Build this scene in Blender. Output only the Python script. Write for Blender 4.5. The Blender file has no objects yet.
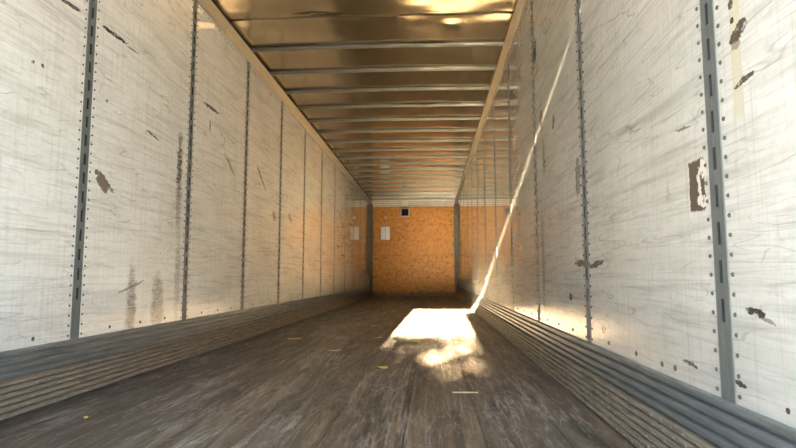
import bpy, bmesh, math, random
from mathutils import Vector, noise
random.seed(7)
SC = bpy.context.scene
COL = SC.collection
# ------------------------------------------------------------------ camera, sky, sun, exposure
cam = bpy.data.objects.new('camera', bpy.data.cameras.new('camera')); COL.objects.link(cam)
cam.location = (1.794, 0.0, 0.5608)
cam.rotation_euler = (math.pi/2 + 0.096, 0.0, 0.0612)
cam.data.sensor_width = 36.0
cam.data.lens = 36.0 * 544.8 / 796.0
cam.data.clip_start = 0.02
SC.camera = cam

world = bpy.data.worlds.new('sky'); SC.world = world; world.use_nodes = True
bg = world.node_tree.nodes['Background']
bg.inputs[0].default_value = (0.69, 0.87, 1.03, 1); bg.inputs[1].default_value = 1.85

SUN = Vector((0.025, 1.0, -0.277)).normalized()
sd = bpy.data.lights.new('sun', 'SUN'); sd.energy = 98.0; sd.color = (1.0, 0.84, 0.56); sd.angle = math.radians(0.53)
sun = bpy.data.objects.new('sun', sd); COL.objects.link(sun)
sun.rotation_euler = SUN.to_track_quat('-Z', 'Y').to_euler(); sun.location = (0, -12, 6)

# the open half of the rear doorway, as a sampling portal for the sky (gives no light of its own)
pd = bpy.data.lights.new('doorway_portal', 'AREA'); pd.shape = 'RECTANGLE'; pd.size = 1.22; pd.size_y = 2.65
pd.cycles.is_portal = True
po = bpy.data.objects.new('doorway_portal', pd); COL.objects.link(po)
po.location = (1.875, -0.09, 1.325); po.rotation_euler = (math.pi/2, 0, 0)

vs = SC.view_settings
vs.view_transform = 'Standard'; vs.look = 'None'; vs.gamma = 1.0; vs.use_curve_mapping = False
vs.exposure = 3.08
SC.cycles.max_bounces = 14; SC.cycles.diffuse_bounces = 10; SC.cycles.glossy_bounces = 8
SC.cycles.use_denoising = True

W, LEN, PITCH, Y0 = 2.54, 15.84, 1.2192, 0.2376       # inside width, length, post spacing, first post
POSTS = [Y0 + PITCH*i for i in range(13)]
ZS, ZR = 0.249, 2.678                                  # top of scuff band, underside of top rail

# ------------------------------------------------------------------ node helpers
class NT:
    def __init__(s, name, rough=0.5, metal=0.0, spec=0.5):
        s.m = bpy.data.materials.new(name); s.m.use_nodes = True
        s.t = s.m.node_tree; s.b = s.t.nodes['Principled BSDF']
        s.b.inputs['Roughness'].default_value = rough; s.b.inputs['Metallic'].default_value = metal
        s.b.inputs['Specular IOR Level'].default_value = spec
        s._pos = None
    def n(s, typ, **kw):
        nd = s.t.nodes.new(typ)
        for k, v in kw.items(): setattr(nd, k, v)
        return nd
    def put(s, sock, v):
        if isinstance(v, bpy.types.NodeSocket): s.t.links.new(v, sock)
        elif hasattr(sock, 'default_value'):
            if isinstance(v, tuple) and len(v) == 3 and len(sock.default_value) == 4: v = v + (1,)
            sock.default_value = v
    def math(s, op, a, b=0.0, c=None, clamp=False):
        nd = s.n('ShaderNodeMath', operation=op); nd.use_clamp = clamp
        s.put(nd.inputs[0], a); s.put(nd.inputs[1], b)
        if c is not None: s.put(nd.inputs[2], c)
        return nd.outputs[0]
    def pos(s):
        if s._pos is None:
            g = s.n('ShaderNodeNewGeometry'); sp = s.n('ShaderNodeSeparateXYZ')
            s.t.links.new(g.outputs['Position'], sp.inputs[0]); s._pos = (g.outputs['Position'],) + tuple(sp.outputs)
        return s._pos
    def vec(s, x, y, z):
        c = s.n('ShaderNodeCombineXYZ'); s.put(c.inputs[0], x); s.put(c.inputs[1], y); s.put(c.inputs[2], z); return c.outputs[0]
    def mapped(s, v, scale=(1, 1, 1), rot=(0, 0, 0), loc=(0, 0, 0)):
        mp = s.n('ShaderNodeMapping'); s.put(mp.inputs['Vector'], v); mp.inputs['Scale'].default_value = scale
        mp.inputs['Rotation'].default_value = rot; mp.inputs['Location'].default_value = loc; return mp.outputs[0]
    def noise(s, v, scale=5, detail=4, rough=0.55, dist=0.0):
        nd = s.n('ShaderNodeTexNoise'); s.put(nd.inputs['Vector'], v); nd.inputs['Scale'].default_value = scale
        nd.inputs['Detail'].default_value = detail; nd.inputs['Roughness'].default_value = rough
        nd.inputs['Distortion'].default_value = dist; return nd.outputs[0]
    def ramp(s, v, lo, hi, a=0.0, b=1.0):
        nd = s.n('ShaderNodeMapRange'); nd.clamp = True; s.put(nd.inputs[0], v)
        for i, q in enumerate((lo, hi, a, b)): nd.inputs[i+1].default_value = q
        return nd.outputs[0]
    def mix(s, f, a, b, mode='MIX'):
        nd = s.n('ShaderNodeMix', data_type='RGBA', blend_type=mode); nd.clamp_factor = True
        s.put(nd.inputs[0], f); s.put(nd.inputs[6], a); s.put(nd.inputs[7], b); return nd.outputs[2]
    def mul(s, a, b): return s.math('MULTIPLY', a, b)
    def bump(s, h, strength=0.2, dist=0.01):
        nd = s.n('ShaderNodeBump'); nd.inputs['Strength'].default_value = strength; nd.inputs['Distance'].default_value = dist
        s.put(nd.inputs['Height'], h); s.t.links.new(nd.outputs[0], s.b.inputs['Normal'])
    def color(s, c): s.put(s.b.inputs['Base Color'], c)
    def rough(s, r): s.put(s.b.inputs['Roughness'], r)

def wall_material(name, stains, seed, tone=1.0):
    """white painted panel: rubbed dirt, long slanting scratches, stains of their own shape listed as (y, z, ry, rz, angle, strength, colour, raggedness)"""
    t = NT(name, 0.3, 0.0, 0.7); P, x, y, z = t.pos()
    yz = t.vec(y, z, seed)
    c = t.mix(t.ramp(t.noise(yz, 0.9, 3, 0.5), 0.3, 0.75), (0.79, 0.80, 0.80), (0.70, 0.70, 0.685))
    # cloudy rubbed dirt, drawn out along the slant of the scratches
    c = t.mix(t.ramp(t.noise(t.mapped(yz, (1, 3.6, 1), (0, 0, -0.4)), 2.4, 5, 0.6), 0.42, 0.95, 0, 0.5), c, (0.42, 0.395, 0.345))
    c = t.mix(t.ramp(t.noise(yz, 34, 5, 0.75), 0.45, 0.8, 0, 0.35), c, (0.46, 0.44, 0.40))
    # long thin slanting scratches: contour lines of stretched noise, broken up by a patch mask
    for k, (rot, sc, wd, amt, col, freq) in enumerate(((-0.36, (1.0, 9, 1), 0.020, 0.55, (0.25, 0.23, 0.20), 1.5), (-0.58, (1.4, 13, 1), 0.018, 0.5, (0.26, 0.24, 0.21), 1.7), (0.12, (1.0, 16, 1), 0.014, 0.25, (0.28, 0.26, 0.23), 1.6),
                                        (-0.75, (1.2, 6, 1), 0.012, 0.6, (0.16, 0.15, 0.13), 1.4), (1.2, (1.3, 5, 1), 0.008, 0.25, (0.24, 0.22, 0.2), 1.4))):
        v = t.mapped(yz, sc, (0, 0, rot), (seed + 3.1*k, rot*7 + k, 0))
        m = t.ramp(t.math('ABSOLUTE', t.math('SUBTRACT', t.noise(v, freq, 1.5, 0.5, 0.05), 0.5)), 0.0, wd*0.75, amt*0.85, 0)
        brk = t.ramp(t.noise(t.mapped(yz, (1, 2, 1), (0, 0, rot), (k*5.7, seed, 0)), 3.4, 4, 0.7), 0.44, 0.62)
        c = t.mix(t.mul(m, brk), c, col)
    for (rot, sc, lo, hi, amt, col) in ((-0.33, (0.9, 15, 1), 0.52, 0.76, 0.5, (0.34, 0.32, 0.28)), (-0.62, (1.6, 34, 1), 0.56, 0.75, 0.48, (0.30, 0.28, 0.25)), (-0.15, (1.0, 22, 1), 0.60, 0.8, 0.4, (0.93, 0.93, 0.92))):
        v = t.mapped(yz, sc, (0, 0, rot), (seed, rot*7, 0))
        m = t.ramp(t.noise(v, 1.6, 4, 0.6, 0.25), lo, hi, 0, amt)
        c = t.mix(m, c, col)
    # fine vertical and horizontal hairlines
    m = t.ramp(t.noise(t.mapped(yz, (70, 1.6, 1)), 1.0, 3, 0.6), 0.52, 0.78, 0, 0.38); c = t.mix(m, c, (0.34, 0.32, 0.29))
    m = t.ramp(t.noise(t.mapped(yz, (2.2, 85, 1)), 1.0, 3, 0.6), 0.52, 0.78, 0, 0.38); c = t.mix(m, c, (0.34, 0.32, 0.29))
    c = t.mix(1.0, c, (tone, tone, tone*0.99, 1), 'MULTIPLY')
    # small dark knocks
    m = t.ramp(t.noise(t.mapped(yz, (5, 11, 1), (0, 0, 0.5)), 2.6, 2, 0.5), 0.80, 0.83, 0, 0.8); c = t.mix(m, c, (0.08, 0.075, 0.07))
    # scuffed, darker foot of the wall (rubbed by pallets) with ragged top
    foot = t.ramp(t.math('ADD', z, t.ramp(t.noise(yz, 5, 5, 0.7), 0.2, 0.8, -0.25, 0.25)), 0.62, 0.22, 0, 0.28)
    c = t.mix(foot, c, (0.36, 0.33, 0.29))
    wob = t.math('SUBTRACT', t.noise(yz, 26, 4, 0.65), 0.5); wob2 = t.math('SUBTRACT', t.noise(t.mapped(yz, (1, 1, 1), loc=(9, 4, 1)), 26, 4, 0.65), 0.5)
    grain = t.noise(t.mapped(yz, (9, 60, 1)), 1.5, 4, 0.7); blot = t.noise(yz, 48, 4, 0.7)
    for (sy, sz, ry, rz, ang, amt, col, rag, mode) in stains:
        dy = t.math('SUBTRACT', t.math('MULTIPLY_ADD', wob, rag, y), sy); dz = t.math('SUBTRACT', t.math('MULTIPLY_ADD', wob2, rag, z), sz)
        ca, sa = math.cos(ang), math.sin(ang)
        a = t.math('DIVIDE', t.math('ADD', t.mul(dy, ca), t.mul(dz, sa)), ry); b = t.math('DIVIDE', t.math('SUBTRACT', t.mul(dz, ca), t.mul(dy, sa)), rz)
        if mode == 'box':
            d = t.math('MAXIMUM', t.math('ABSOLUTE', a), t.math('ABSOLUTE', b)); m = t.ramp(d, 1.0, 0.93, 0, amt)
        elif mode == 'soft':
            d = t.math('ADD', t.mul(a, a), t.mul(b, b)); m = t.ramp(d, 1.0, 0.15, 0, amt); m = t.mul(m, t.ramp(grain, 0.36, 0.6, 0.25, 1.0))
        else:
            d = t.math('ADD', t.mul(a, a), t.mul(b, b)); m = t.ramp(d, 1.0, 0.8, 0, amt); m = t.mul(m, t.ramp(blot, 0.34, 0.46, 0.15, 1.0))
        c = t.mix(m, c, col)
    t.color(c)
    # the gloss survives deep inside and high up; pallets have rubbed it off low down and near the doors
    worn = t.math('MAXIMUM', t.ramp(t.math('ADD', z, t.ramp(blot, 0.3, 0.7, -0.06, 0.06)), 0.80, 0.36, 0.0, 0.17), t.ramp(y, 5.5, 2.2, 0.0, 0.15))
    t.rough(t.math('ADD', worn, t.ramp(t.noise(yz, 4, 5, 0.7), 0.3, 0.75, 0.03, 0.07)))
    t.put(t.b.inputs['Coat Weight'], t.ramp(worn, 0.0, 0.14, 0.8, 0.15)); t.b.inputs['Coat IOR'].default_value = 1.6
    t.put(t.b.inputs['Coat Roughness'], t.math('ADD', worn, 0.03))
    return t.m

BLK, BRN, TAUPE, GRY = (0.025, 0.023, 0.021), (0.07, 0.05, 0.036), (0.18, 0.14, 0.112), (0.13, 0.115, 0.10)
L_ST = [ # left wall
    (2.50, 1.912, 0.085, 0.011, 0.08, 0.9, BLK, 0.02, 'hard'), (2.89, 1.932, 0.13, 0.013, 0.02, 0.95, BLK, 0.03, 'hard'), (3.08, 1.925, 0.07, 0.006, 0.05, 0.7, BLK, 0.02, 'hard'),
    (2.845, 1.075, 0.062, 0.036, -0.6, 1.0, TAUPE, 0.06, 'box'), (2.785, 1.118, 0.02, 0.016, 0.3, 1.0, TAUPE, 0.03, 'hard'), (2.93, 1.045, 0.03, 0.012, -0.2, 0.8, GRY, 0.03, 'hard'),
    (2.278, 1.527, 0.012, 0.008, 0.5, 0.9, BLK, 0.01, 'hard'), (2.341, 1.533, 0.014, 0.009, -0.6, 0.9, BLK, 0.01, 'hard'), (2.843, 1.531, 0.014, 0.01, 0, 0.7, BLK, 0.01, 'hard'),
    (3.74, 1.20, 0.055, 0.42, 0, 0.85, GRY, 0.10, 'soft'), (3.77, 0.55, 0.055, 0.40, 0, 0.62, GRY, 0.12, 'soft'), (3.735, 1.38, 0.045, 0.26, 0, 0.95, BLK, 0.16, 'soft'),
    (3.185, 0.42, 0.062, 0.26, 0.05, 0.95, (0.12, 0.10, 0.08), 0.12, 'soft'), (3.50, 0.40, 0.095, 0.22, 0.05, 0.95, (0.12, 0.10, 0.08), 0.12, 'soft'), (3.18, 0.33, 0.07, 0.12, 0, 0.7, GRY, 0.1, 'soft'), (3.50, 0.33, 0.10, 0.10, 0, 0.6, GRY, 0.1, 'soft'),
    (3.18, 0.50, 0.16, 0.008, 0.25, 0.8, GRY, 0.02, 'hard'),
    (4.26, 1.935, 0.17, 0.016, 0.0, 0.85, BLK, 0.06, 'hard'), (4.24, 1.78, 0.012, 0.055, 0, 0.85, BLK, 0.02, 'hard'), (3.35, 1.47, 0.09, 0.008, -0.2, 0.85, BLK, 0.03, 'hard'),
    (4.7, 1.55, 0.16, 0.02, -0.55, 0.6, GRY, 0.06, 'hard'), (5.6, 1.6, 0.2, 0.02, -0.6, 0.7, GRY, 0.06, 'hard'), (6.1, 1.25, 0.08, 0.05, -0.6, 0.6, GRY, 0.06, 'hard'), (6.8, 1.3, 0.1, 0.04, -0.5, 0.6, GRY, 0.06, 'hard'),
]
R_ST = [ # right wall
    (1.333, 1.13, 0.022, 0.19, 0.02, 0.7, (0.50, 0.455, 0.33), 0.014, 'box'),
    (1.325, 1.155, 0.042, 0.022, -0.35, 0.95, BRN, 0.05, 'hard'), (1.345, 1.235, 0.012, 0.012, 0, 0.9, BRN, 0.02, 'hard'), (1.345, 1.19, 0.010, 0.009, 0, 0.9, BLK, 0.02, 'hard'), (1.335, 1.125, 0.022, 0.012, 0, 0.7, TAUPE, 0.03, 'hard'),
    (1.31, 1.028, 0.045, 0.008, -0.15, 0.95, BRN, 0.03, 'hard'),
    (1.562, 0.815, 0.046, 0.074, 0, 1.0, (0.085, 0.066, 0.052), 0.03, 'box'), (1.55, 0.82, 0.012, 0.05, 0.1, 0.95, (0.62, 0.60, 0.57), 0.06, 'hard'), (1.535, 0.765, 0.03, 0.014, 0.3, 0.95, (0.66, 0.64, 0.6), 0.04, 'hard'), (1.525, 0.862, 0.016, 0.03, 0.0, 0.95, (0.66, 0.64, 0.6), 0.03, 'hard'),
    (2.76, 0.625, 0.15, 0.016, 0.05, 0.95, BRN, 0.03, 'hard'), (2.53, 0.615, 0.11, 0.014, -0.1, 0.95, BRN, 0.035, 'hard'),
    (1.318, 0.478, 0.042, 0.011, 0.12, 0.95, BLK, 0.03, 'hard'), (1.275, 0.462, 0.03, 0.005, 0.2, 0.7, GRY, 0.02, 'hard'), (1.225, 0.279, 0.008, 0.007, 0, 0.9, BLK, 0.01, 'hard'), (1.855, 0.278, 0.014, 0.010, 0, 0.85, BRN, 0.01, 'hard'),
    (3.66, 1.62, 0.05, 0.06, 0, 0.8, BLK, 0.12, 'hard'), (3.60, 1.34, 0.05, 0.15, 0, 0.8, GRY, 0.12, 'soft'), (3.70, 0.66, 0.05, 0.42, 0, 0.7, GRY, 0.12, 'soft'), (3.82, 2.15, 0.05, 0.09, 0.3, 0.85, BLK, 0.12, 'hard'),
    (2.79, 1.06, 0.05, 0.10, 0, 0.7, GRY, 0.10, 'hard'), (1.63, 0.997, 0.055, 0.004, 0.15, 0.85, GRY, 0.02, 'hard'), (5.0, 1.9, 0.06, 0.06, 0.4, 0.8, BLK, 0.1, 'hard'), (3.3, 1.5, 0.03, 0.05, 0.4, 0.7, GRY, 0.1, 'hard'),
    (1.66, 0.31, 0.05, 0.006, 0.1, 0.8, BLK, 0.03, 'hard'), (1.40, 0.30, 0.03, 0.006, 0.1, 0.9, BLK, 0.03, 'hard'), (3.0, 0.45, 0.03, 0.02, 0, 0.9, BLK, 0.03, 'hard'), (2.45, 0.33, 0.03, 0.02, 0, 0.9, BLK, 0.04, 'hard'),
]

def steel(name, base, rough=0.45, metal=0.6, stretch=(1, 1, 1), amount=0.5, dark=0.45):
    t = NT(name, rough, metal); P, x, y, z = t.pos()
    f = t.noise(t.mapped(P, stretch), 9, 5, 0.65)
    d = tuple(q*dark for q in base)
    c = t.mix(t.ramp(f, 0.42, 0.72, 0, amount), base + (1,), d + (1,))
    t.color(c); t.rough(t.ramp(f, 0.3, 0.7, rough*0.8, min(1, rough*1.4))); t.bump(f, 0.1, 0.004)
    return t.m

def floor_material():
    t = NT('worn_oak_floor', 0.45, 0.0, 0.4); P, x, y, z = t.pos()
    strip = t.n('ShaderNodeTexWhiteNoise', noise_dimensions='2D')
    sx = t.math('FLOOR', t.math('DIVIDE', x, 0.034)); sy = t.math('FLOOR', t.math('DIVIDE', t.math('MULTIPLY_ADD', t.math('SINE', t.mul(sx, 12.9898)), 0.9, y), 1.5))
    t.put(strip.inputs['Vector'], t.vec(sx, sy, 0))
    c = t.mix(strip.outputs[0], (0.062, 0.044, 0.030, 1), (0.20, 0.143, 0.094, 1))
    g = t.noise(t.mapped(P, (70, 4.5, 1)), 1.0, 6, 0.75, 0.4)
    c = t.mix(t.ramp(g, 0.40, 0.66, 0, 0.8), c, (0.035, 0.028, 0.025))
    # traffic tone: dark oily zones and dry grey worn wood, drawn out along the length
    big = t.noise(t.mapped(P, (1.5, 0.35, 1)), 1.0, 5, 0.6, 0.4)
    c = t.mix(t.ramp(big, 0.42, 0.68, 0, 0.6), c, (0.042, 0.034, 0.036))
    big2 = t.noise(t.mapped(P, (3.0, 0.6, 1), loc=(5, 3, 0)), 1.0, 6, 0.7, 0.5)
    c = t.mix(t.ramp(big2, 0.46, 0.74, 0, 0.55), c, (0.17, 0.145, 0.125))
    fine = t.noise(t.mapped(P, (36, 9, 1)), 1.0, 6, 0.8, 0.6)
    c = t.mix(t.ramp(fine, 0.52, 0.74, 0, 0.7), c, (0.24, 0.195, 0.15))
    c = t.mix(t.ramp(fine, 0.47, 0.28, 0, 0.6), c, (0.03, 0.024, 0.022))
    # oily, rubber-darkened band along the stained side
    c = t.mix(t.ramp(t.math('ADD', x, t.ramp(big2, 0.3, 0.7, -0.35, 0.35)), 1.2, 0.25, 0, 0.8), c, (0.036, 0.026, 0.025))
    # thin pale scratches: contours of noise, mostly lengthwise, some swirling
    for k, (sc, rot, wd, amt, dst) in enumerate((((14, 0.7, 1), 0.04, 0.030, 0.8, 0.3), ((11, 1.6, 1), -0.22, 0.022, 0.75, 0.8), ((7, 1.8, 1), 0.45, 0.018, 0.7, 1.0), ((6, 3.0, 1), 0.9, 0.014, 0.6, 1.2), ((16, 0.9, 1), -0.03, 0.03, 0.7, 0.3))):
        s = t.noise(t.mapped(P, sc, (0, 0, rot), (3*k, k*1.7, 0)), 1.0, 4, 0.6, dst)
        l = t.ramp(t.math('ABSOLUTE', t.math('SUBTRACT', s, 0.5)), 0.0, wd, amt, 0)
        brk = t.ramp(t.noise(t.mapped(P, (5, 1.5, 1), loc=(k*4.3, 0, 0)), 1.0, 4, 0.7), 0.47, 0.64)
        c = t.mix(t.mul(t.mul(l, brk), t.ramp(big2, 0.36, 0.6, 0.3, 1.0)), c, (0.42, 0.385, 0.345))
    # pale worn track dragged by pallets
    tr_ = t.ramp(t.math('ABSOLUTE', t.math('SUBTRACT', t.math('ADD', x, t.ramp(big, 0.3, 0.7, -0.12, 0.12)), 0.95)), 0.0, 0.38, 1.0, 0.0)
    sw = t.noise(t.mapped(P, (30, 2.2, 1), (0, 0, 0.18)), 1.0, 5, 0.7, 1.2)
    c = t.mix(t.mul(tr_, t.ramp(sw, 0.5, 0.68, 0, 0.75)), c, (0.33, 0.30, 0.265))
    d = t.noise(P, 60, 3, 0.7); c = t.mix(t.ramp(d, 0.66, 0.76, 0, 0.5), c, (0.36, 0.32, 0.27))
    t.color(c)
    t.rough(t.ramp(t.noise(t.mapped(P, (20, 1.6, 1)), 1.0, 5, 0.7), 0.3, 0.7, 0.42, 0.66))
    t.bump(t.math('ADD', g, t.mul(fine, 0.8)), 0.35, 0.004)
    return t.m

def plywood_material():
    t = NT('orange_plywood', 0.5, 0.0, 0.4); P, x, y, z = t.pos()
    f = t.noise(t.mapped(P, (1, 1, 1.8)), 5, 6, 0.75); v = t.n('ShaderNodeTexVoronoi'); t.put(v.inputs['Vector'], t.mapped(P, (1, 1, 2.0))); v.inputs['Scale'].default_value = 16
    c = t.mix(t.ramp(f, 0.3, 0.7), (0.34, 0.125, 0.009), (0.62, 0.26, 0.03))
    c = t.mix(t.ramp(v.outputs['Color'], 0.0, 1.0, 0, 0.5), c, (0.60, 0.28, 0.05))
    c = t.mix(t.ramp(t.noise(P, 15, 5, 0.75), 0.5, 0.68, 0, 0.8), c, (0.13, 0.045, 0.01))
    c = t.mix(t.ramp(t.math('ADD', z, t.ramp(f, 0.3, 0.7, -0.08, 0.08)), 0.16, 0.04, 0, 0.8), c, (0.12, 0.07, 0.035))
    t.color(c); t.bump(f, 0.1, 0.004); return t.m

def roof_material():
    t = NT('aluminium_roof', 0.34, 0.9); P, x, y, z = t.pos()
    f = t.noise(t.mapped(P, (0.9, 2.0, 1)), 1.2, 2, 0.5); g = t.noise(t.mapped(P, (3, 30, 1)), 1.2, 4, 0.6)
    c = t.mix(t.ramp(f, 0.35, 0.72), (0.60, 0.51, 0.36), (0.40, 0.33, 0.21))
    c = t.mix(t.ramp(g, 0.55, 0.8, 0, 0.4), c, (0.36, 0.30, 0.22))
    # black gouges beside the sheet joint
    wob = t.math('SUBTRACT', t.noise(t.mapped(P, (8, 50, 1)), 1.0, 4, 0.7), 0.5)
    for (cx, cy, rx, ry) in ((0.78, 4.40, 0.17, 0.022), (0.90, 4.455, 0.15, 0.026), (0.98, 4.42, 0.10, 0.02), (1.80, 4.42, 0.10, 0.010), (2.0, 4.43, 0.05, 0.01), (1.62, 4.43, 0.04, 0.008)):
        a = t.math('DIVIDE', t.math('SUBTRACT', x, cx), rx); b = t.math('DIVIDE', t.math('SUBTRACT', t.math('MULTIPLY_ADD', wob, 0.05, y), cy), ry)
        c = t.mix(t.ramp(t.math('ADD', t.mul(a, a), t.mul(b, b)), 1.0, 0.7, 0, 0.9), c, (0.07, 0.05, 0.035))
    t.color(c); t.rough(t.ramp(f, 0.3, 0.7, 0.12, 0.2)); t.bump(t.noise(t.mapped(P, (1, 1.5, 1)), 2.0, 1), 0.03, 0.02)
    return t.m

def plain(name, col, rough=0.6, metal=0.0, var=0.3, scale=8):
    t = NT(name, rough, metal); P, x, y, z = t.pos()
    c = t.mix(t.ramp(t.noise(P, scale, 4, 0.6), 0.35, 0.7, 0, var), col + (1,), tuple(q*0.45 for q in col) + (1,)); t.color(c); return t.m

M = dict(
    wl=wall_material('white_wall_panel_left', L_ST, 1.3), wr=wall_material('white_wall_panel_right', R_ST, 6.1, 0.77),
    post=steel('galvanised_post', (0.135, 0.15, 0.15), 0.5, 0.2, (1, 6, 1), 0.35, 0.6), slot=plain('slot_shadow_steel', (0.02, 0.02, 0.02), 0.9),
    rivet=steel('rivet_steel', (0.075, 0.07, 0.063), 0.5, 0.15, (1, 1, 1), 0.5, 0.4),
    scuff=steel('scuffed_grey_steel', (0.25, 0.265, 0.265), 0.42, 0.55, (3, 0.5, 9), 0.8, 0.5), kick=steel('rusty_brown_steel', (0.24, 0.195, 0.145), 0.5, 0.25, (3, 0.8, 12), 0.85, 0.4),
    floor=floor_material(), ply=plywood_material(), roof=roof_material(),
    bow=steel('galvanised_roof_bow', (0.17, 0.162, 0.14), 0.42, 0.6, (0.6, 4, 1), 0.45, 0.6), rail=steel('cream_top_rail', (0.50, 0.43, 0.31), 0.45, 0.2, (1, 0.5, 4), 0.4, 0.6),
    dark=plain('dark_gap', (0.015, 0.013, 0.012), 0.9), corner=steel('corner_post_steel', (0.11, 0.09, 0.065), 0.5, 0.1), header=plain('white_header', (0.75, 0.72, 0.66), 0.4),
    paper=plain('paper', (0.80, 0.79, 0.80), 0.6, 0, 0.1, 30), black=plain('black_plastic', (0.008, 0.008, 0.008), 1.0), frame=plain('grey_plastic', (0.40, 0.38, 0.35), 0.5),
    lens=plain('cream_lens', (0.85, 0.80, 0.66), 0.35, 0, 0.1), yellow=plain('yellow_scrap', (0.75, 0.55, 0.14), 0.7, 0, 0.2, 40), pale=plain('pale_wood', (0.72, 0.62, 0.36), 0.7, 0, 0.2, 40),
    door=plain('white_door', (0.74, 0.74, 0.72), 0.4), asphalt=plain('asphalt', (0.16, 0.155, 0.15), 0.9, 0, 0.5, 3), siding=plain('pale_siding', (0.62, 0.60, 0.55), 0.7), shingle=plain('dark_shingle', (0.12, 0.11, 0.10), 0.8),
    leaf=plain('green_leaf', (0.09, 0.16, 0.04), 0.6), bark=plain('bark', (0.13, 0.09, 0.06), 0.9), glass=plain('window_glass', (0.05, 0.06, 0.07), 0.08),
)

# ------------------------------------------------------------------ mesh helpers
def link(name, me, mats, parent=None, loc=None, rot=None):
    o = bpy.data.objects.new(name, me); COL.objects.link(o)
    if parent: o.parent = parent
    if loc: o.location = loc
    if rot: o.rotation_euler = rot
    if isinstance(me, bpy.types.Mesh) and not me.materials:
        for m in (mats if isinstance(mats, (list, tuple)) else [mats]): me.materials.append(m)
    return o
def mesh(name, bm, smooth=False):
    bmesh.ops.recalc_face_normals(bm, faces=bm.faces)
    me = bpy.data.meshes.new(name); bm.to_mesh(me); bm.free()
    if smooth:
        for p in me.polygons: p.use_smooth = True
    return me
def box(bm, a, b, mi=0, bev=0.0):
    r = bmesh.ops.create_cube(bm, size=1.0); vs_ = r['verts']
    for v in vs_: v.co = Vector([(a[i]+b[i])/2 + v.co[i]*(b[i]-a[i]) for i in range(3)])
    fs = {f for v in vs_ for f in v.link_faces}
    for f in fs: f.material_index = mi
    if bev:
        es = {e for v in vs_ for e in v.link_edges}
        bmesh.ops.bevel(bm, geom=list(es), offset=bev, segments=1, affect='EDGES')
def boxmesh(name, a, b, bev=0.0):
    bm = bmesh.new(); box(bm, a, b, 0, bev); return mesh(name, bm)
def prism(bm, prof, axis, a, b, mi=0):
    """closed 2-D profile swept along an axis: 'Y' takes (x,z), 'X' takes (y,z)"""
    def p(q, t): return (q[0], t, q[1]) if axis == 'Y' else (t, q[0], q[1])
    A = [bm.verts.new(p(q, a)) for q in prof]; B = [bm.verts.new(p(q, b)) for q in prof]; n = len(prof)
    fs = [bm.faces.new((A[i], A[(i+1) % n], B[(i+1) % n], B[i])) for i in range(n)] + [bm.faces.new(A[::-1]), bm.faces.new(B)]
    for f in fs: f.material_index = mi
def dome(bm, c, r, h, normal='X', sgn=1, seg=8):
    """a low rivet head standing on a surface"""
    rings = []
    for k, (rr, hh) in enumerate(((1.0, 0.0), (0.72, 0.72))):
        ring = []
        for i in range(seg):
            a = 2*math.pi*i/seg; u, w = math.cos(a)*r*rr, math.sin(a)*r*rr
            o = {'X': (sgn*h*hh, u, w), 'Y': (u, sgn*h*hh, w), 'Z': (u, w, sgn*h*hh)}[normal]
            ring.append(bm.verts.new(Vector(c) + Vector(o)))
        rings.append(ring)
    top = bm.verts.new(Vector(c) + Vector({'X': (sgn*h, 0, 0), 'Y': (0, sgn*h, 0), 'Z': (0, 0, sgn*h)}[normal]))
    for i in range(seg):
        j = (i+1) % seg
        bm.faces.new((rings[0][i], rings[0][j], rings[1][j], rings[1][i])); bm.faces.new((rings[1][i], rings[1][j], top))
def empty(name, loc=(0, 0, 0)):
    o = bpy.data.objects.new(name, None); COL.objects.link(o); o.location = loc; o.empty_display_size = 0.2; return o
def tag(o, label, cat, group=None, kind=None):
    o['label'] = label; o['category'] = cat
    if group: o['group'] = group
    if kind: o['kind'] = kind
    return o

# ------------------------------------------------------------------ floor: long laminated boards with open joints
fl = tag(empty('floor'), 'worn brown hardwood trailer floor of long lengthwise boards', 'floor', kind='structure')
NB, XA, XB = 9, 0.0, W
bw = (XB-XA)/NB
link('floor_pan', boxmesh('floor_pan', (0, 0, -0.06), (W, LEN, -0.032)), M['dark'], fl)
for i in range(NB):
    cuts = [0.0] + [4.6 + (i*2.37) % 3.1 + 4.9*k for k in range(2)] + [LEN]
    for a, b in zip(cuts, cuts[1:]):
        dz = random.uniform(-0.0012, 0.0012)
        o = link('floor_board', boxmesh('floor_board', (XA+i*bw+0.0008, a+0.0012, -0.03), (XA+(i+1)*bw-0.0008, b-0.0012, dz), 0.0012), M['floor'], fl)

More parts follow.
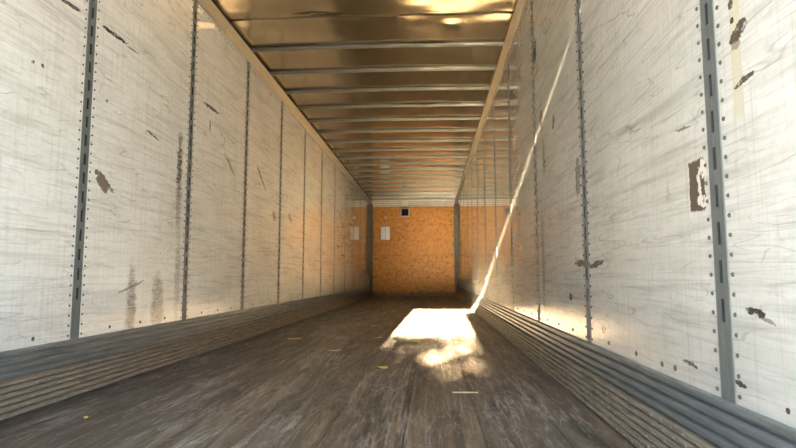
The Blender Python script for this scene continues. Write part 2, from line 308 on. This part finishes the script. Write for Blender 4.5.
# ------------------------------------------------------------------ side walls
def post_mesh():
    """slotted vertical post, face at +x = 0.005, width along y, slots cut through with a recess behind"""
    bm = bmesh.new(); hw, sw, T, D = 0.035, 0.0072, 0.002, -0.028
    z0, z1 = ZS-0.01, ZR+0.015
    pit, sl = 0.0988, 0.0585
    zs = []
    z = 0.445
    while z + sl < z1 - 0.03: zs.append((z, z+sl)); z += pit
    V = lambda x, y, z: bm.verts.new((x, y, z))
    def quad(*c, mi=0):
        f = bm.faces.new([V(*q) for q in c]); f.material_index = mi
    for s in (-1, 1):                                   # side bands of the face and the folded edges
        quad((T, s*sw, z0), (T, s*(hw-0.003), z0), (T, s*(hw-0.003), z1), (T, s*sw, z1))
        quad((T, s*(hw-0.003), z0), (0, s*hw, z0), (0, s*hw, z1), (T, s*(hw-0.003), z1))
    prev = z0
    for a, b in zs + [(z1, z1)]:
        quad((T, -sw, prev), (T, sw, prev), (T, sw, a), (T, -sw, a))
        prev = b
        if a == b: break
        quad((T, -sw, a), (T, sw, a), (D, sw, a), (D, -sw, a), mi=1); quad((T, -sw, b), (T, sw, b), (D, sw, b), (D, -sw, b), mi=1)
        for s in (-1, 1): quad((T, s*sw, a), (T, s*sw, b), (D, s*sw, b), (D, s*sw, a), mi=1)
        quad((D, -sw, a), (D, sw, a), (D, sw, b), (D, -sw, b), mi=1)
    quad((T, -hw+0.003, z0), (T, hw-0.003, z0), (0, hw, z0), (0, -hw, z0)); quad((T, -hw+0.003, z1), (T, hw-0.003, z1), (0, hw, z1), (0, -hw, z1))
    bmesh.ops.remove_doubles(bm, verts=bm.verts, dist=1e-5)
    me = mesh('logistics_post', bm); me.materials.append(M['post']); me.materials.append(M['slot']); return me
POSTM = post_mesh()
def rivet_mesh():
    bm = bmesh.new(); z = ZS + 0.02
    while z < ZR - 0.01:
        for s in (-1, 1): dome(bm, (0.0, s*0.052, z), 0.0062, 0.0045)
        z += 0.0494
    me = mesh('rivets', bm, True); me.materials.append(M['rivet']); return me
RIVM = rivet_mesh()

def side_wall(name, X, s, mat, label, foot):
    """s = +1: the wall's inner face looks towards +x"""
    w = tag(empty(name), label, 'wall', kind='structure')
    inx = lambda d: X + s*d
    edges = [0.0] + POSTS + [LEN]
    for k, (a, b) in enumerate(zip(edges, edges[1:])):
        bm = bmesh.new(); g = 0.004
        x0, x1 = sorted((inx(-0.028), inx(0)))
        # posts cover the joints; the sheet itself stops short so that the post recess stays open
        a2, b2 = a + (0.012 if k else 0), b - (0.012 if k < len(edges)-2 else 0)
        box(bm, (x0, a2, 0.0), (x1, b2, ZR+0.05), 0, 0.0015)
        link('wall_panel', mesh('wall_panel', bm), mat, w)
    link('outer_skin', boxmesh('outer_skin', (min(inx(-0.05), inx(-0.03)), 0, -0.06), (max(inx(-0.05), inx(-0.03)), LEN, 2.84)), M['door'], w)
    for y in POSTS:
        p = link('logistics_post', POSTM, None, w, (X, y, 0), (0, 0, 0 if s > 0 else math.pi))
        r = link('rivets', RIVM, None, p); r['kind'] = 'stuff'
    # row of rivets under the top rail and bolts just above the scuff band
    bm = bmesh.new(); y = 0.08
    while y < LEN-0.05:
        if min(abs(y-q) for q in POSTS) > 0.045: dome(bm, (X, y, ZR-0.035), 0.006, 0.004, 'X', s, 6)
        y += 0.075
    r = link('rivet_row', mesh('rivet_row', bm, True), M['rivet'], w); r['kind'] = 'stuff'
    bm = bmesh.new()
    for q in POSTS[:-1]:
        for d in (0.30, 0.62, 0.93): dome(bm, (X, q+d, ZS+0.032), 0.010, 0.005, 'X', s, 8)
    r = link('panel_bolts', mesh('panel_bolts', bm, True), M['rivet'], w); r['kind'] = 'stuff'
    # scuff band: three ribbed steel strips over four lower kick strips that lean out to the floor
    n = 4; h = (ZS-0.128)/n
    prof = lambda d0, za, zb, d1: [(inx(0), za), (inx(d0), za), (inx(d0), za+0.3*(zb-za)), (inx(d1), za+0.45*(zb-za)), (inx(d1), zb-0.08*(zb-za)), (inx(d1*0.6), zb), (inx(0), zb)]
    segs = [0.0, 4.88, 9.75, 13.4, LEN-0.01]
    for k in range(n):
        za, zb = 0.128+k*h, 0.128+(k+1)*h
        for a, b in zip(segs, segs[1:]):
            bm = bmesh.new(); d = (0.031, 0.028, 0.024, 0.017)[k]
            prism(bm, prof(d-0.014, za, zb, d), 'Y', a+0.002, b-0.002); link('scuff_strip', mesh('scuff_strip', bm), M['scuff'], w)
    n = 6; h = 0.128/n
    for k in range(n):
        za, zb = k*h, (k+1)*h
        d1 = 0.032 + (foot-0.032)*(n-k-0.5)/n
        pr = [(inx(0), za), (inx(d1-0.001), za), (inx(d1+0.005), za+0.10*h), (inx(d1+0.009), za+0.3*h), (inx(d1+0.007), za+0.72*h), (inx(d1+0.001), za+0.92*h), (inx(d1-0.006), zb), (inx(0), zb)]
        for a, b in zip(segs, segs[1:]):
            bm = bmesh.new(); prism(bm, pr, 'Y', a+0.002, b-0.002); link('kick_strip', mesh('kick_strip', bm), M['kick'], w)
        bm = bmesh.new(); y = 0.5 + 0.03*k
        while y < 9.0: dome(bm, (inx(d1+0.0075), y, za+0.5*h), 0.006, 0.005, 'X', s, 6); y += 0.075
        r = link('strip_rivets', mesh('strip_rivets', bm, True), M['scuff'], w); r['kind'] = 'stuff'
    return w
side_wall('wall_left', 0.0, 1, M['wl'], 'white scuffed panel wall with two brown stains low beside a slotted post', 0.125)
side_wall('wall_right', W, -1, M['wr'], 'white scratched panel wall crossed by a thin slanting sunbeam', 0.075)

# ------------------------------------------------------------------ top rails
def top_rail(name, X, s, label):
    t = tag(empty(name), label, 'trim', kind='structure')
    inx = lambda d: X + s*d
    prof = [(inx(0.0), ZR), (inx(0.012), ZR-0.012), (inx(0.016), ZR+0.012), (inx(0.044), ZR+0.070), (inx(0.048), ZR+0.082), (inx(0.040), ZR+0.084), (inx(0.0), ZR+0.084)]
    for a, b in ((0.0, 4.455), (4.465, LEN)):
        bm = bmesh.new(); prism(bm, prof, 'Y', a, b); link('rail_length', mesh('rail_length', bm), M['rail'], t)
    x0, x1 = sorted((inx(0), inx(0.030)))
    link('shadow_gap', boxmesh('shadow_gap', (x0, 0, ZR+0.084), (x1, LEN, 2.80)), M['dark'], t)
top_rail('trim_1', 0.0, 1, 'cream metal top rail along the stained white wall')
top_rail('trim_2', W, -1, 'cream metal top rail above the wall with the sunbeam')

# ------------------------------------------------------------------ roof: two lapped sheets on galvanised bows
ce = tag(empty('ceiling'), 'bare metal trailer roof with a creased sheet joint and cross bows', 'ceiling', kind='structure')
def crown(x): return 0.012*(1-((x-W/2)/(W/2))**2)
def roof_sheet(ya, yb, dz, seam):
    bm = bmesh.new(); nx, ny = 48, max(8, int((yb-ya)/0.05)); rows = []
    for j in range(ny+1):
        y = ya+(yb-ya)*j/ny; row = []
        for i in range(nx+1):
            x = -0.02+(W+0.04)*i/nx
            z = 2.795 + crown(x) + dz + 0.006*noise.noise(Vector((x*1.3, y*1.6, 3.3)))
            d = abs(y-4.47)
            if d < 0.5: z -= 0.014*(0.5-d)*2*(0.4+noise.noise(Vector((x*3.1, y*5, 1.1)))) 
            e = ((x-1.98)/0.07)**2+((y-4.66)/0.05)**2; z -= 0.016*math.exp(-e)
            row.append(bm.verts.new((x, y, z)))
        rows.append(row)
    for j in range(ny):
        for i in range(nx): bm.faces.new((rows[j][i], rows[j][i+1], rows[j+1][i+1], rows[j+1][i]))
    ext = bmesh.ops.extrude_face_region(bm, geom=bm.faces[:])
    for v in ext['geom']:
        if isinstance(v, bmesh.types.BMVert): v.co.z += 0.003
    link('roof_sheet', mesh('roof_sheet', bm, True), M['roof'], ce)
roof_sheet(0.0, 4.50, -0.006, True); roof_sheet(4.44, LEN, 0.0, False)
def bow_mesh(bend):
    bm = bmesh.new(); prof = [(-0.030, 0.0), (-0.030, -0.006), (-0.019, -0.007), (-0.015, -0.024), (-0.010, -0.029), (0.010, -0.029), (0.015, -0.024), (0.019, -0.007), (0.030, -0.006), (0.030, 0.0)]
    n = 40; rings = []
    for i in range(n+1):
        x = 0.035+(W-0.07)*i/n; c = crown(x)
        bx, bwid, bh = bend
        q = bh*math.exp(-((x-bx)/bwid)**2)
        rings.append([bm.verts.new((x, p[0]+(q if p[0] > 0.012 else 0)*0.4, p[1]+c-q*(1 if p[0] < 0 else 0.3))) for p in prof])
    for a, b in zip(rings, rings[1:]):
        for k in range(len(prof)-1): bm.faces.new((a[k], a[k+1], b[k+1], b[k]))
    bm.faces.new(rings[0]); bm.faces.new(rings[-1][::-1])
    me = mesh('roof_bow', bm); me.materials.append(M['bow']); return me
BOWS = [bow_mesh((1.79, 0.13, 0.012)), bow_mesh((2.0, 0.25, -0.008)), bow_mesh((1.2, 0.2, 0.0)), bow_mesh((1.75, 0.12, 0.010))]
ys = [5.08 + 0.6225*i for i in range(18)] + [3.86, 3.24, 2.62, 2.0, 1.38, 0.76]
for k, y in enumerate(ys):
    link('roof_bow', BOWS[k if k < 4 else (2 if k % 3 else 3)], None, ce, (0, y, 2.790))
link('outer_roof', boxmesh('outer_roof', (-0.05, 0, 2.83), (W+0.05, LEN, 2.85)), M['door'], ce)

# ------------------------------------------------------------------ front wall: orange plywood sheets, header strip, corner posts
fw = tag(empty('wall_front'), 'orange plywood bulkhead closing the far end', 'wall', kind='structure')
for (xa, xb, za, zb) in ((0.09, 2.45, 0.0, 1.18), (0.09, 2.45, 1.18, 2.60)):
    link('plywood_sheet', boxmesh('plywood_sheet', (xa+0.003, LEN-0.02, za+0.003), (xb-0.003, LEN, zb-0.003), 0.002), M['ply'], fw)
link('backing_board', boxmesh('backing_board', (0, LEN, -0.06), (W, LEN+0.03, 2.84)), M['dark'], fw)
for za, zb, d in ((2.600, 2.632, 0.035), (2.644, 2.694, 0.026), (2.706, 2.742, 0.032), (2.754, 2.80, 0.022)):
    link('header_strip', boxmesh('header_strip', (0.05, LEN-d, za), (W-0.05, LEN, zb), 0.004), M['header'], fw)
link('bottom_rail', boxmesh('bottom_rail', (0.09, LEN-0.035, 0.0), (2.45, LEN-0.02, 0.05), 0.003), M['kick'], fw)
for a, b in ((0.0, 0.10), (W-0.10, W)):
    bm = bmesh.new(); z1 = 2.66
    s = 1 if a == 0 else -1; c = a if s > 0 else b
    prof = [(c, 0.03), (c+s*0.03, 0.03), (c+s*0.035, 0.06), (c+s*0.07, 0.06), (c+s*0.075, 0.04), (c+s*0.09, 0.04), (c+s*0.09, 0.10), (c, 0.10)]
    A = [bm.verts.new((p[0], LEN-0.10+p[1], 0.0)) for p in prof]; B = [bm.verts.new((p[0], LEN-0.10+p[1], z1)) for p in prof]; n = len(prof)
    for i in range(n): bm.faces.new((A[i], A[(i+1) % n], B[(i+1) % n], B[i]))
    bm.faces.new(A); bm.faces.new(B[::-1]); link('corner_post', mesh('corner_post', bm), M['corner'], fw)

# ------------------------------------------------------------------ fittings on the front wall
FY = LEN-0.02
dh = tag(empty('document_holder', (0.455, FY, 1.62)), 'white double document holder mounted on the orange plywood', 'document holder')
link('back_plate', boxmesh('back_plate', (-0.14, -0.006, 0.0), (0.14, 0.0, 0.40), 0.002), M['frame'], dh)
link('sheet', boxmesh('sheet', (-0.132, -0.011, 0.015), (-0.006, -0.006, 0.385), 0.001), M['paper'], dh)
bm = bmesh.new()
A = [(0.010, 0.0), (0.128, 0.0), (0.124, 0.37), (0.004, 0.385)]
va = [bm.verts.new((p[0], -0.013, p[1]+0.01)) for p in A]; vb = [bm.verts.new((p[0], -0.006, p[1]+0.01)) for p in A]
for i in range(4): bm.faces.new((va[i], va[(i+1) % 4], vb[(i+1) % 4], vb[i]))
bm.faces.new(va); bm.faces.new(vb[::-1]); link('sheet', mesh('sheet', bm), M['paper'], dh)
bx = tag(empty('vent_box', (1.03, FY, 2.30)), 'small black square box in a grey frame below the roof light', 'vent box')
bm = bmesh.new(); box(bm, (-0.13, -0.03, 0), (0.13, 0, 0.03), 0, 0.003); box(bm, (-0.13, -0.03, 0.22), (0.13, 0, 0.25), 0, 0.003); box(bm, (-0.13, -0.03, 0.03), (-0.095, 0, 0.22), 0, 0.003); box(bm, (0.095, -0.03, 0.03), (0.13, 0, 0.22), 0, 0.003)
link('frame', mesh('frame', bm), M['frame'], bx); link('cover', boxmesh('cover', (-0.097, -0.055, 0.028), (0.097, -0.005, 0.222), 0.012), M['black'], bx)
cp = tag(empty('round_cap', (0.47, FY, 2.28)), 'small round white cap above the document holder', 'cap')
for nm, r, h, m in (('disc', 0.042, 0.014, 'lens'), ('rim', 0.05, 0.008, 'header')):
    bm = bmesh.new(); dome(bm, (0, 0, 0), r, h, 'Y', -1, 20); link(nm, mesh(nm, bm, True), M[m], cp)
# roof light: housing bolted to the last bay of the roof with a flared cream lens
rl = tag(empty('roof_light', (1.03, LEN-0.02, 2.60)), 'cream flared lamp under the roof at the top of the plywood', 'lamp')
bm = bmesh.new(); prism(bm, [(0.0, 0.0), (-0.05, 0.01), (-0.11, 0.10), (-0.13, 0.16), (0.0, 0.16)], 'X', -0.10, 0.10)
link('lens', mesh('lens', bm), M['lens'], rl); link('housing', boxmesh('housing', (-0.13, -0.16, 0.16), (0.13, 0.0, 0.19), 0.004), M['header'], rl)

# ------------------------------------------------------------------ rear frame and doors (behind and beside the camera)
rf = tag(empty('wall_rear'), 'white steel rear door frame around the open doorway', 'door frame', kind='structure')
link('frame_post', boxmesh('frame_post', (-0.05, -0.12, -0.06), (0.085, 0.0, 2.85), 0.005), M['door'], rf)
link('frame_post', boxmesh('frame_post', (W-0.06, -0.10, -0.06), (W+0.05, 0.0, 2.85), 0.005), M['door'], rf)
link('frame_header', boxmesh('frame_header', (0.085, -0.10, 2.65), (W-0.06, 0.0, 2.85), 0.005), M['door'], rf)
link('rear_sill', boxmesh('rear_sill', (-0.05, -0.12, -0.20), (W+0.05, 0.0, -0.002), 0.005), M['corner'], rf)
def swing_door(name, label, loc, rot):
    d = tag(empty(name, loc), label, 'door', kind='structure'); d.rotation_euler = (0, 0, rot)
    link('door_leaf', boxmesh('door_leaf', (0, -0.04, 0.0), (1.205, 0.0, 2.68), 0.004), M['door'], d)
    bm = bmesh.new(); prism(bm, [(1.02, -0.05), (1.05, -0.05), (1.05, -0.08), (1.02, -0.08)], 'X', 0, 0.001) if False else box(bm, (1.03, -0.075, 0.03), (1.06, -0.045, 2.6), 0, 0.004)
    link('lock_rod', mesh('lock_rod', bm), M['corner'], d)
    for z in (0.3, 1.0, 1.7, 2.4): link('hinge', boxmesh('hinge', (-0.03, -0.055, z), (0.22, -0.04, z+0.06), 0.003), M['corner'], d)
swing_door('door_1', 'closed white rear swing door', (0.065, -0.125, 0.0), 0.0)
swing_door('door_2', 'white rear swing door folded back along the side', (W+0.13, -0.10, 0.005), math.radians(88))

# ------------------------------------------------------------------ small scraps on the floor
def scrap(name, loc, lx, ly, rz, mat, label, cat, curl=0.004):
    bm = bmesh.new(); n = 6; top = []; bot = []
    for i in range(n+1):
        t = i/n-0.5; w_ = ly*(0.5-0.18*abs(t)*2+0.06*math.sin(i*2.1)); z = 0.0026+curl*(2*t)**2
        top.append((bm.verts.new((t*lx, -w_, z+0.002)), bm.verts.new((t*lx, w_, z+0.002)))); bot.append((bm.verts.new((t*lx, -w_, z-0.001)), bm.verts.new((t*lx, w_, z-0.001))))
    for i in range(n):
        bm.faces.new((top[i][0], top[i+1][0], top[i+1][1], top[i][1])); bm.faces.new((bot[i][1], bot[i+1][1], bot[i+1][0], bot[i][0]))
        for s in (0, 1): bm.faces.new((top[i][s], top[i+1][s], bot[i+1][s], bot[i][s]))
    bm.faces.new((top[0][0], top[0][1], bot[0][1], bot[0][0])); bm.faces.new((top[n][0], top[n][1], bot[n][1], bot[n][0]))
    o = link(name, mesh(name, bm), M[mat], None, loc, (0, 0, rz)); tag(o, label, cat, 'scraps littering the floor')
scrap('wood_sliver', (1.954, 2.715, 0), 0.122, 0.022, 0.02, 'pale', 'long pale wooden sliver lying crosswise below the sunlit patch', 'sliver', 0.0)
scrap('yellow_scrap', (0.562, 4.92, 0), 0.12, 0.08, 0.1, 'yellow', 'largest yellow scrap, on the dark floor towards the stained wall', 'scrap')
scrap('yellow_scrap', (1.155, 6.25, 0), 0.09, 0.05, -0.1, 'yellow', 'farthest yellow scrap, beside the corner of the sunlit patch', 'scrap')
scrap('yellow_scrap', (1.493, 3.411, 0), 0.055, 0.07, 0.4, 'yellow', 'bright yellow scrap in the middle of the floor, below the sunlit patch', 'scrap')
scrap('yellow_scrap', (0.418, 2.152, 0), 0.014, 0.02, 0.3, 'yellow', 'tiny yellow crumb on the dark floor by the nearest slotted post', 'scrap', 0.001)
scrap('yellow_scrap', (1.301, 5.044, 0), 0.08, 0.04, 0.9, 'yellow', 'narrow yellow scrap just below the bright corner of the sunlit patch', 'scrap')
scrap('pale_scrap', (1.06, 4.16, 0), 0.09, 0.035, 0.2, 'pale', 'pale tan scrap on the floor between the yellow scraps', 'scrap')
scrap('pale_scrap', (1.739, 8.067, 0), 0.10, 0.10, 0.2, 'bark', 'dark chip lying inside the bright sunlit patch', 'chip')

# ------------------------------------------------------------------ yard behind the trailer: ground, and an unseen gabled building and tree added to shape the sunlight
gr = tag(link('ground', boxmesh('ground', (-30, -45, -1.25), (30, 30, -1.2)), M['asphalt']), 'grey asphalt yard around the trailer', 'ground', kind='structure')
bd = tag(empty('gabled_sun_blocker', (1.925, -5.0, -1.2)), 'unseen pale gabled building added behind the trailer to block part of the sun', 'building')  # added out of view; its gable edge trims the sun to a thin beam
bm = bmesh.new(); prism(bm, [(0.0, 0.0), (0.0, 4.79), (0.9, 5.465), (1.8, 4.79), (1.8, 0.0)], 'Y', -6.0, 0.0); link('walls', mesh('walls', bm), M['siding'], bd)
for s in (0, 1):
    bm = bmesh.new(); p = [(0.0, 4.79), (0.9, 5.465), (0.9, 5.57), (0.0, 4.895)]
    if s: p = [(1.8-q[0], q[1]) for q in p]
    prism(bm, p, 'Y', -6.0, 0.02); link('roof_slope', mesh('roof_slope', bm), M['shingle'], bd)
for x in (0.4,):
    w_ = link('window', boxmesh('window', (x, 0.0, 1.6), (x+1.0, 0.04, 2.9), 0.01), M['door'], bd); link('pane', boxmesh('pane', (x+0.06, 0.035, 1.66), (x+0.94, 0.05, 2.84)), M['glass'], w_)
tr = tag(empty('shade_tree', (1.25, -14.0, -1.2)), 'unseen leafy tree added behind the trailer doorway to dapple the sun', 'tree')  # added out of view; crown shaped to break up the near end of the sun patch
bm = bmesh.new()
def limb(a, b, ra, rb):
    a, b = Vector(a), Vector(b); d = (b-a).normalized(); u = d.orthogonal().normalized(); v = d.cross(u); A = []; B = []
    for i in range(7):
        t = 2*math.pi*i/7; o = u*math.cos(t)+v*math.sin(t); A.append(bm.verts.new(a+o*ra)); B.append(bm.verts.new(b+o*rb))
    for i in range(7): bm.faces.new((A[i], A[(i+1) % 7], B[(i+1) % 7], B[i]))
limb((0, 0, 0), (0.05, 0, 3.2), 0.16, 0.11)
for q in ((-0.7, 0.1, 4.7), (0.1, -0.2, 5.6), (0.75, 0.1, 4.8), (0.2, 0.3, 4.5)): limb((0.05, 0, 3.1), q, 0.08, 0.015)
link('trunk', mesh('trunk', bm), M['bark'], tr)
bm = bmesh.new()
for k in range(16000):
    while True:
        p = Vector((random.uniform(-1, 1), random.uniform(-1, 1), random.uniform(-1, 1)))
        if p.length < 1: break
    c = Vector((p.x*1.9, p.y*1.2, 4.95+p.z*2.0))
    if c.z > 5.85 and random.random() > (0.50*(1+1.1*noise.noise(Vector((c.x*2.6, 0, c.z*2.6)))) if c.z < 6.45 else 0.03): continue
    r = 0.06 if c.z > 5.75 else 0.10; n_ = Vector((random.gauss(0, 1), random.gauss(0, 1), random.gauss(0, 1))).normalized(); u = n_.orthogonal().normalized(); v = n_.cross(u)
    bm.faces.new([bm.verts.new(c+u*r*1.6), bm.verts.new(c+v*r*0.7), bm.verts.new(c-u*r*1.6), bm.verts.new(c-v*r*0.7)])
fo = link('foliage', mesh('foliage', bm), M['leaf'], tr); fo['kind'] = 'stuff'
